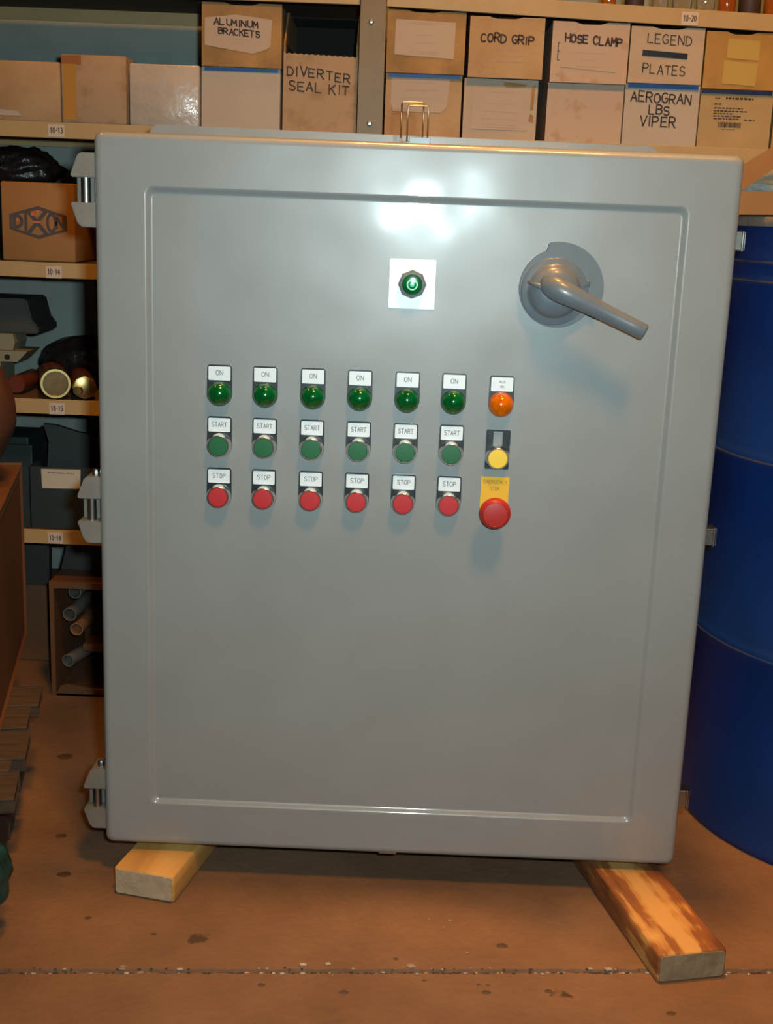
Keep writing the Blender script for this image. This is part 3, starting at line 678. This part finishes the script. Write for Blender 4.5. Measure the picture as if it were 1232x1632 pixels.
obj('marker_lettering', text('HOSE CLAMP', .2350, .3270, 1.1665, .0120, YG-.0009, .0026, .2, -.05, gap=1.1,
    bm=text('E', .2245, .2275, 1.139, .0260, YG-.0009, .0012, .1)), 'marker', b)
b = bin_('storage_bin', 'white bin lettered AEROGRAN LBS VIPER with a blue top stripe', 'bin', .3400, .4620, Z0, 1.1075, 'white_board2', LG)
obj('blue_stripe', sheet(rect(.3440, .4585, 1.1010, 1.1073), YF), 'blue', b)
bm = text('AEROGRAN', .3500, .4480, 1.0810, .0150, YF-.0004, .0022, .2, -.04, gap=1.3); text('LBS', .3810, .4150, 1.0615, .0135, YF-.0004, .0022, .2, -.03, gap=1.3, bm=bm)
text('VIPER', .3680, .4260, 1.0425, .0155, YF-.0004, .0022, .2, -.02, gap=1.3, bm=bm)
obj('marker_lettering', bm, 'marker', b)
b = bin_('storage_bin', 'cream bin lettered LEGEND PLATES above and below a black bar', 'bin', .3410, .4600, 1.1080, 1.1948, 'white_board', UG, notch=(.376, .430, .0035), y=YU)
bm = text('LEGEND', .3680, .4390, 1.1700, .0140, YG-.0004, .0016, .18, -.04, gap=1.5); text('PLATES', .3640, .4330, 1.1235, .0140, YG-.0004, .0016, .18, -.04, gap=1.5, bm=bm)
obj('marker_lettering', bm, 'marker', b)
obj('black_bar', sheet([(.3615, 1.1500), (.4345, 1.1465), (.4345, 1.1555), (.3615, 1.1590)], YG), 'black', b)
b = bin_('storage_bin', 'pale yellow bin printed with text and a barcode at the right end of the shelf', 'bin', .4640, .5830, Z0, 1.1030, 'yellow_pale', LG)
obj('navy_stripe', sheet(rect(.4650, .5800, 1.0965, 1.1028), YF), 'navy', b)
bm = bmesh.new()
for z, xa, xb, hh in ((1.0885, .488, .496, .003), (1.0885, .505, .551, .0045), (1.0795, .487, .500, .003), (1.0735, .487, .535, .0026), (1.069, .487, .542, .0026), (1.065, .487, .520, .0024), (1.061, .487, .533, .0026), (1.057, .487, .530, .0024), (1.056, .538, .556, .002), (1.041, .502, .526, .0010)):
    lines(xa, xb, [z], YF-.0003, hh*.7, bm, (0.95, 1.0))
obj('printed_text', bm, 'marker', b)
bm = bmesh.new(); a = .4965
while a < .534:
    wv = random.choice((.0006, .0010, .0016)); box(a, a+wv, YF-.0006, YF, 1.0445, 1.0525, 0, bm); a += wv+random.choice((.0006, .0010))
obj('barcode', bm, 'marker', b)
b = bin_('storage_bin', 'yellowed bin with two patches of shiny tape, top right of the row', 'bin', .4630, .5860, 1.1035, 1.1915, 'yellow_board', UG, notch=(.496, .545, .004), y=YU)
obj('tape_patch', sheet([(.4980, 1.1510), (.5500, 1.1485), (.5500, 1.1785), (.4980, 1.1815)], YG), 'clear_tape', b)
obj('tape_patch', sheet([(.4940, 1.1120), (.5480, 1.1090), (.5500, 1.1440), (.4950, 1.1470)], YG), 'clear_tape', b)
bin_('storage_bin', 'sliver of a pale bin cut by the right edge of the photo', 'bin', .5870, .7000, Z0, 1.1010, 'yellow_pale', LG)

# bottles on the top right shelf: only their feet show
def bottle(name, x, y, r, h, m, label, zb=1.2): 
    zb = 1.2350-0.0255*(x+.055)+.0006
    o = obj(name, autosm(lathe([(r*.9, 0), (r, .003), (r, h*.72), (r*.62, h*.84), (r*.42, h*.88), (r*.42, h)], 24, axis='Z', c=(x, y, zb)), 0.7), m)
    tag(o, label, 'bottle', 'bottles on the top right shelf')
    obj('cap', lathe([(r*.46, h), (r*.46, h+.014)], 20, axis='Z', c=(x, y, zb)), 'black', o)
for x, r, m, l in ((.3060, .012, 'glass_amber', 'thin amber bottle at the left end of the bottles on the top right shelf'), (.3480, .016, 'content_dark', 'dark bottle left of the clear bottles on the top right shelf'),
                   (.3900, .013, 'glass_clear', 'leftmost of the clear glass bottles on the top right shelf'), (.4260, .016, 'glass_clear', 'clear glass bottle just above the 10-20 tag'),
                   (.4640, .015, 'glass_clear', 'rightmost of the clear glass bottles, right of the 10-20 tag'), (.4990, .014, 'glass_amber', 'amber bottle between the clear and the dark bottles'),
                   (.5360, .018, 'content_dark', 'dark brown bottle right of the clear bottles'), (.5760, .017, 'glass_amber', 'amber bottle at the right edge of the top shelf')):
    bottle('glass_bottle', x, .660, r, .11, m, l)

# ------------------------------------------------------------------ left column of the shelving
# box with the lozenge logo
b = carton('cardboard_box', 'orange cardboard box printed with a dark hexagonal DIXON logo', 'box', -.6980, -.5730, .7834, .9145, 'kraft2', None, depth=.20, y=.642, bev=.003)
def hexa(x0, x1, z0, z1, y, wd):
    cx, cz = (x0+x1)/2, (z0+z1)/2; q = (z1-z0)*.23
    o_ = [(x0, cz-q), (x0, cz+q), (cx, z1), (x1, cz+q), (x1, cz-q), (cx, z0)]
    bm = bmesh.new()
    i_ = [(cx+(p[0]-cx)*(1-2*wd/(x1-x0)), cz+(p[1]-cz)*(1-2.6*wd/(z1-z0))) for p in o_]
    for k in range(6):
        q4 = [o_[k], o_[(k+1) % 6], i_[(k+1) % 6], i_[k]]
        bm.faces.new([bm.verts.new((p[0], y, p[1])) for p in q4])
    return bm
lg = obj('printed_logo', hexa(-.6840, -.5860, .8210, .8755, .6418, .0045), 'logo', b)
bm = text('D', -.6760, -.6630, .8400, .0185, .6416, .0054)
text('I', -.6570, -.6555, .8350, .0290, .6416, .0050, bm=bm); text('X', -.6510, -.6230, .8315, .0340, .6416, .0066, bm=bm)
text('O', -.6190, -.6060, .8345, .0285, .6416, .0048, bm=bm); text('N', -.6035, -.5920, .8400, .0180, .6416, .0042, bm=bm)
obj('lettering', bm, 'logo', b)
bm = bmesh.new()
for p in ([(-.6480, .8640), (-.6430, .8660), (-.6400, .8600), (-.6460, .8590)], [(-.6390, .8600), (-.6370, .8690), (-.6330, .8690), (-.6345, .8600)], [(-.6720, .8480), (-.6680, .8500), (-.6680, .8550), (-.6720, .8540)], [(-.645, .8475), (-.631, .8475), (-.631, .8505), (-.645, .8505)]):
    bm.faces.new([bm.verts.new((q[0], .6415, q[1])) for q in p])
obj('red_accent', bm, 'logo_red', b)

def lump(name, c, r, m, label=None, cat=None, seed=0, amp=.12, sub=4, parent=None, flat=None, freq=3.0):
    rnd = random.Random(seed); bm = bmesh.new(); bmesh.ops.create_icosphere(bm, subdivisions=sub, radius=1.0)
    ph = [(Vector((rnd.uniform(-1, 1), rnd.uniform(-1, 1), rnd.uniform(-1, 1))).normalized()*freq*rnd.uniform(.6, 2.4), rnd.uniform(0, 6.28)) for _ in range(9)]
    for v in bm.verts:
        n = v.co.normalized(); d = sum(math.sin(k.dot(n)*1.7+p) for k, p in ph)/9.0
        v.co = Vector((c[0]+n.x*r[0]*(1+amp*d*2), c[1]+n.y*r[1]*(1+amp*d*2), c[2]+n.z*r[2]*(1+amp*d*2)))
        if flat is not None and v.co.z < flat: v.co.z = flat
    o = obj(name, smooth(bm), m, parent)
    if label: tag(o, label, cat)
    return o
lump('plastic_bag', (-.7050, .772, .9400), (.074, .055, .036), 'dark_bag', 'dark crumpled plastic bag lying on the orange cardboard box', 'bag', 4, .14, flat=.9148, freq=5)
# level 10-14 .. 10-15
lump('plastic_bag', (-.590, .815, .600), (.095, .055, .046), 'dark_bag', 'large dark bag behind the brass fittings', 'bag', 11, .10, flat=.5500)
bm = prism([(-.780, .7165), (-.670, .7165), (-.660, .6760), (-.652, .6720), (-.650, .6560), (-.780, .6560)], .675, .80, bev=.003)
tag(obj('equipment_case', bm, 'dark_case'), 'dark grey case stacked on cream brackets on the left shelf', 'case')
bm = prism([(-.720, .6270), (-.694, .6270), (-.690, .6400), (-.693, .6555), (-.720, .6555)], .668, .74)
tag(obj('steel_bracket', bm, 'cream_steel'), 'upper cream steel bracket directly under the dark case', 'bracket')
bm = prism([(-.726, .5500), (-.715, .5500), (-.714, .6075), (-.684, .6075), (-.666, .6265), (-.726, .6265)], .660, .74)
br = tag(obj('steel_bracket', bm, 'cream_steel'), 'lower cream steel bracket with a round hole, left of the brass fittings', 'bracket')
obj('bolt_hole', lathe([(.0050, 0), (.0050, -.0008)], 16, c=(-.7015, .660, .6155)), 'black', br)
def fitting(name, c, r, ln, label, ang):
    t = empty(name, (c[0], c[1], c[2]-r)); tag(t, label, 'pipe fitting', 'brass fittings on shelf 10-15')
    def rot(b): 
        rotz(b, ang, c); return b
    obj('body', rot(autosm(lathe([(r*.93, .02), (r*.93, ln), (r*.8, ln+.01)], 32, c=c), .6)), 'copper', t)
    return t, rot
c = (-.6080, .6260, .5765); t, rot = fitting('brass_coupling', c, .0265, .14, 'larger round brass coupling lying end-on, left of the smaller one', .32)
obj('brass_collar', rot(autosm(lathe([(.0262, .03), (.0268, .02), (.0268, .004), (.0255, 0), (.0215, 0), (.0205, .003)], 40, c=c, cap=False), .5)), 'brass', t)
obj('inner_face', rot(autosm(lathe([(.0207, .003), (.0150, .008), (0, .009)], 32, c=c), .5)), 'brass_dark', t)
c = (-.5575, .6280, .5715); t, rot = fitting('brass_coupling', c, .0215, .13, 'smaller brass coupling with a round boss, beside the grey enclosure', .32)
b3 = autosm(lathe([(.0210, .03), (.0217, .02), (.0217, .004), (.0205, 0), (.0170, -.001), (0, -.002)], 8, c=c), .3)
obj('brass_collar', rot(b3), 'brass', t)
obj('brass_boss', autosm(lathe([(.0082, 0), (.0082, -.008), (.0070, -.010), (0, -.0103)], 20, c=(-.5680, .6265, .5665)), .5), 'brass', t)
tag(obj('copper_nipple', autosm(lathe([(.0150, 0), (.0162, .004), (.0162, .10)], 24, axis='Y', c=(-.690, .668, .5665)), .5), 'copper'), 'dark reddish pipe stub lying below the cream brackets', 'pipe fitting')
# dark bins on shelf 10-16
b = bin_('parts_bin', 'dark grey-green bin with a blank white card label on shelf 10-16', 'bin', -.6590, -.5350, .3151, .4270, 'dark_bin', None, y=.632, depth=.24)
cd = obj('card_label', sheet([(-.6380, .3885), (-.5700, .3895), (-.5690, .4245), (-.6390, .4235)], .6318, .001), 'paper_white', b)
obj('printed_text', lines(-.628, -.580, [.4165], .6306, .0012, frac=(.9, 1)), 'marker', cd)
b = bin_('parts_bin', 'dark bin half hidden by the carton, left of the labelled dark bin', 'bin', -.7900, -.6620, .3151, .4265, 'dark_bin', None, y=.634, depth=.24)
tag(obj('folder', prism([(-.6540, .330), (-.5400, .330), (-.5400, .4730), (-.5900, .4790), (-.6300, .4905), (-.6530, .4920), (-.6440, .4600)], .70, .712), 'dark_case'), 'dark folded sheet standing in the labelled dark bin', 'folder')
tag(obj('tool_box', box(-.780, -.6780, .69, .80, .325, .4680, .003, box(-.7790, -.6690, .68, .688, .33, .4560, .002)), 'dark_bin'), 'dark teal box standing in the left dark bin', 'box')
# under shelf 10-16
def leaning(x0, x1, x2, x3, z0, z1, y0, y1, m, label):
    return tag(obj('dark_panel', prism([(x0, z0), (x1, z0), (x2, z1), (x3, z1)], y0, y1, bev=.002), m), label, 'panel')
leaning(-.800, -.6790, -.6755, -.800, .1570, .2860, .796, .82, 'dark_case', 'dark panel left of the triangular gap under shelf 10-16')
leaning(-.6285, -.480, -.480, -.6110, .2185, .2860, .700, .72, 'dark_case', 'dark panel on the tube carton right of the triangular gap under shelf 10-16')
carton('cardboard_box', 'brown cardboard box standing on the floor left of the tube carton', 'box', -.800, -.6805, 0.0, .1560, 'carton', None, depth=.12, y=.795)
# open carton full of tubes
t = tag(empty('tube_carton', (-.55, .72, 0)), 'tall open-fronted cardboard carton holding grey tubes, on the floor beside the enclosure', 'box')
bm = box(-.6280, -.6200, .622, .84, 0, .2180); box(-.48, -.472, .622, .84, 0, .218, 0, bm); box(-.6200, -.48, .622, .84, .2060, .2180, 0, bm); box(-.62, -.48, .836, .84, 0, .206, 0, bm); box(-.62, -.48, .622, .836, 0, .004, 0, bm)
obj('shell', bm, 'carton', t)
obj('front_lip', prism([(-.6200, .0), (-.48, .0), (-.48, .012), (-.545, .014), (-.600, .022), (-.612, .018)], .622, .626), 'carton', t)
for x, z, r, m, y, l in ((-.5950, .1540, .0125, 'tube', .632, 'upper grey tube in the open carton'), (-.5850, .1235, .0120, 'tube_orange', .640, 'tube with an orange-lit rim in the middle of the open carton'),
                      (-.5990, .0660, .0120, 'tube', .628, 'lowest grey tube in the open carton, tilted'), (-.5920, .1880, .0120, 'tube', .660, 'topmost tube set back in the open carton')):
    b2 = autosm(lathe([(r-.0018, .10), (r-.0018, 0), (r, 0), (r, .19), (r-.0018, .19)], 28, c=(x, y, z), cap=False), .5)
    if z < .1: rotz(b2, -.28, (x, y, z))
    else: rotz(b2, -.08, (x, y, z))
    tag(obj('cardboard_tube', b2, m), l, 'tube', 'tubes in the open carton')
tag(obj('wood_offcut', autosm(box(-.5750, -.49, .640, .70, .0800, .0960, .003), .6), 'carton'), 'orange-brown offcut in the lower part of the open carton', 'offcut')

# ------------------------------------------------------------------ left foreground: pallet, carton, sack, tarpaulin
U = Vector((.204, -.979, 0)); Wd = Vector((-.979, -.204, 0)); P0 = Vector((-.556, .316, 0))
def obox(u0, u1, w0, w1, z0, z1, bev=.002, origin=P0):
    b = box(0, 1, 0, 1, 0, 1)
    for v in b.verts:
        a = origin + U*(u0+v.co.x*(u1-u0)) + Wd*(w0+v.co.y*(w1-w0)); v.co = Vector((a.x, a.y, z0+v.co.z*(z1-z0)))
    if bev: bmesh.ops.bevel(b, geom=b.edges[:], offset=bev, segments=1, affect='EDGES')
    return b
PL = tag(empty('wooden_pallet', (-.75, .1, 0)), 'weathered wooden pallet at the left edge carrying the brown carton', 'pallet')
for u0, u1, w0 in ((0, .075, 0), (.083, .158, .010), (.170, .262, .003), (.268, .300, .020), (.305, .384, .006)):
    obj('deck_board', obox(u0, u1, w0, .60, .122, .140), 'pallet', PL)
for w0 in (.030, .30, .56): obj('stringer', obox(.0, .375, w0, w0+.038, .016, .1218), 'pallet', PL)
for u0 in (.0, .15, .30): obj('bottom_board', obox(u0, u0+.075, .03, .598, 0, .0158), 'pallet', PL)
CO = Vector((-.655, .560, 0))
b = tag(obj('large_carton', obox(0, .50, 0, .45, .1415, .4440, .004, CO), 'carton'), 'large brown carton on the pallet at the left edge of the photo', 'box')
obj('lit_edge_strip', obox(.006, .494, -.0008, .0, .425, .4420, 0, CO), 'kraft2', b)  # orange strip standing in for warm light along the carton's top edge
lump('burlap_sack', (-.7360, .400, .5600), (.128, .10, .118), 'sack', 'rounded brown sack lying on the large carton, cut by the left edge', 'sack', 5, .04, flat=.4445)
lump('tarpaulin_bundle', (-.5720, -.1380, .074), (.106, .062, .082), 'teal', 'crumpled teal tarpaulin bundle on the floor in front of the pallet', 'tarpaulin', 8, .08, flat=.0005, freq=6)

# ------------------------------------------------------------------ blue drum on the right
DC = (.745, .310); R = .287
D = tag(empty('steel_drum', (DC[0], DC[1], 0)), 'big blue steel drum with three hoops, right of the grey enclosure', 'drum')
prof = [(R-.004, 0), (R, .006), (R, .012), (R-.003, .020)]
for zc in (.296, .570):
    prof += [(R-.003, zc-.016), (R+.001, zc-.009), (R+.0045, zc), (R+.001, zc+.009), (R-.003, zc+.016)]
prof += [(R-.003, .800), (R, .806), (R+.002, .812), (R-.003, .820), (R-.003, .832), (R, .838), (R-.003, .846), (R-.003, .888)]
obj('drum_shell', autosm(lathe(prof, 96, axis='Z', c=(DC[0], DC[1], 0)), 0.9), 'drum', D)
for zc in (.296, .570, .812, .838):
    e = .0048 if zc < .6 else (.0024 if zc < .82 else .0006)
    lab(obj('hoop_edge', lathe([(R+e-.0006, zc-.0022), (R+e+.0003, zc), (R+e-.0006, zc+.0022)], 96, axis='Z', c=(DC[0], DC[1], 0), cap=False), 'drum_scuff', D), 'hoop worn to bare grey along its edge')
lab(obj('top_rim', autosm(lathe([(R-.006, .886), (R+.003, .886), (R+.005, .892), (R+.003, .899), (R-.004, .899), (R-.004, .894), (0, .894)], 96, axis='Z', c=(DC[0], DC[1], 0)), .6), 'grey_dust', D), 'grey dusty rim and lid')
# open tray carton on the drum, with its flap up and film inside
T = tag(empty('open_tray', (.70, .33, .8995)), 'shallow orange cardboard tray with a raised flap on top of the blue drum', 'tray')
bm = box(.4700, .92, .2130, .2160, .8995, .9300, 0); box(.4700, .92, .44, .443, .8995, .93, 0, bm); box(.4700, .4730, .216, .44, .8995, .93, 0, bm); box(.917, .92, .216, .44, .8995, .93, 0, bm); box(.488, .917, .216, .44, .8995, .902, 0, bm)
roty(bm, -.03, (.485, .2, .8995)); bmesh.ops.translate(bm, verts=bm.verts, vec=(-.035, .0, .001))
obj('tray_wall', bm, 'kraft2', T)
b = prism([(.440, .9235), (.4400, .9440), (.6600, 1.0900), (.6600, 1.0700), (.500, .9660)], .300, .304)
obj('flap', prism([(.4200, .9050), (.4200, .9440), (.6600, 1.1050), (.6600, 1.0850)], .300, .304), 'kraft2', T)
lump('plastic_film', (.600, .360, .935), (.17, .05, .050), 'film', 'crumpled grey-green plastic film in the tray on the drum', 'plastic film', 21, .12, flat=.9030, freq=5)
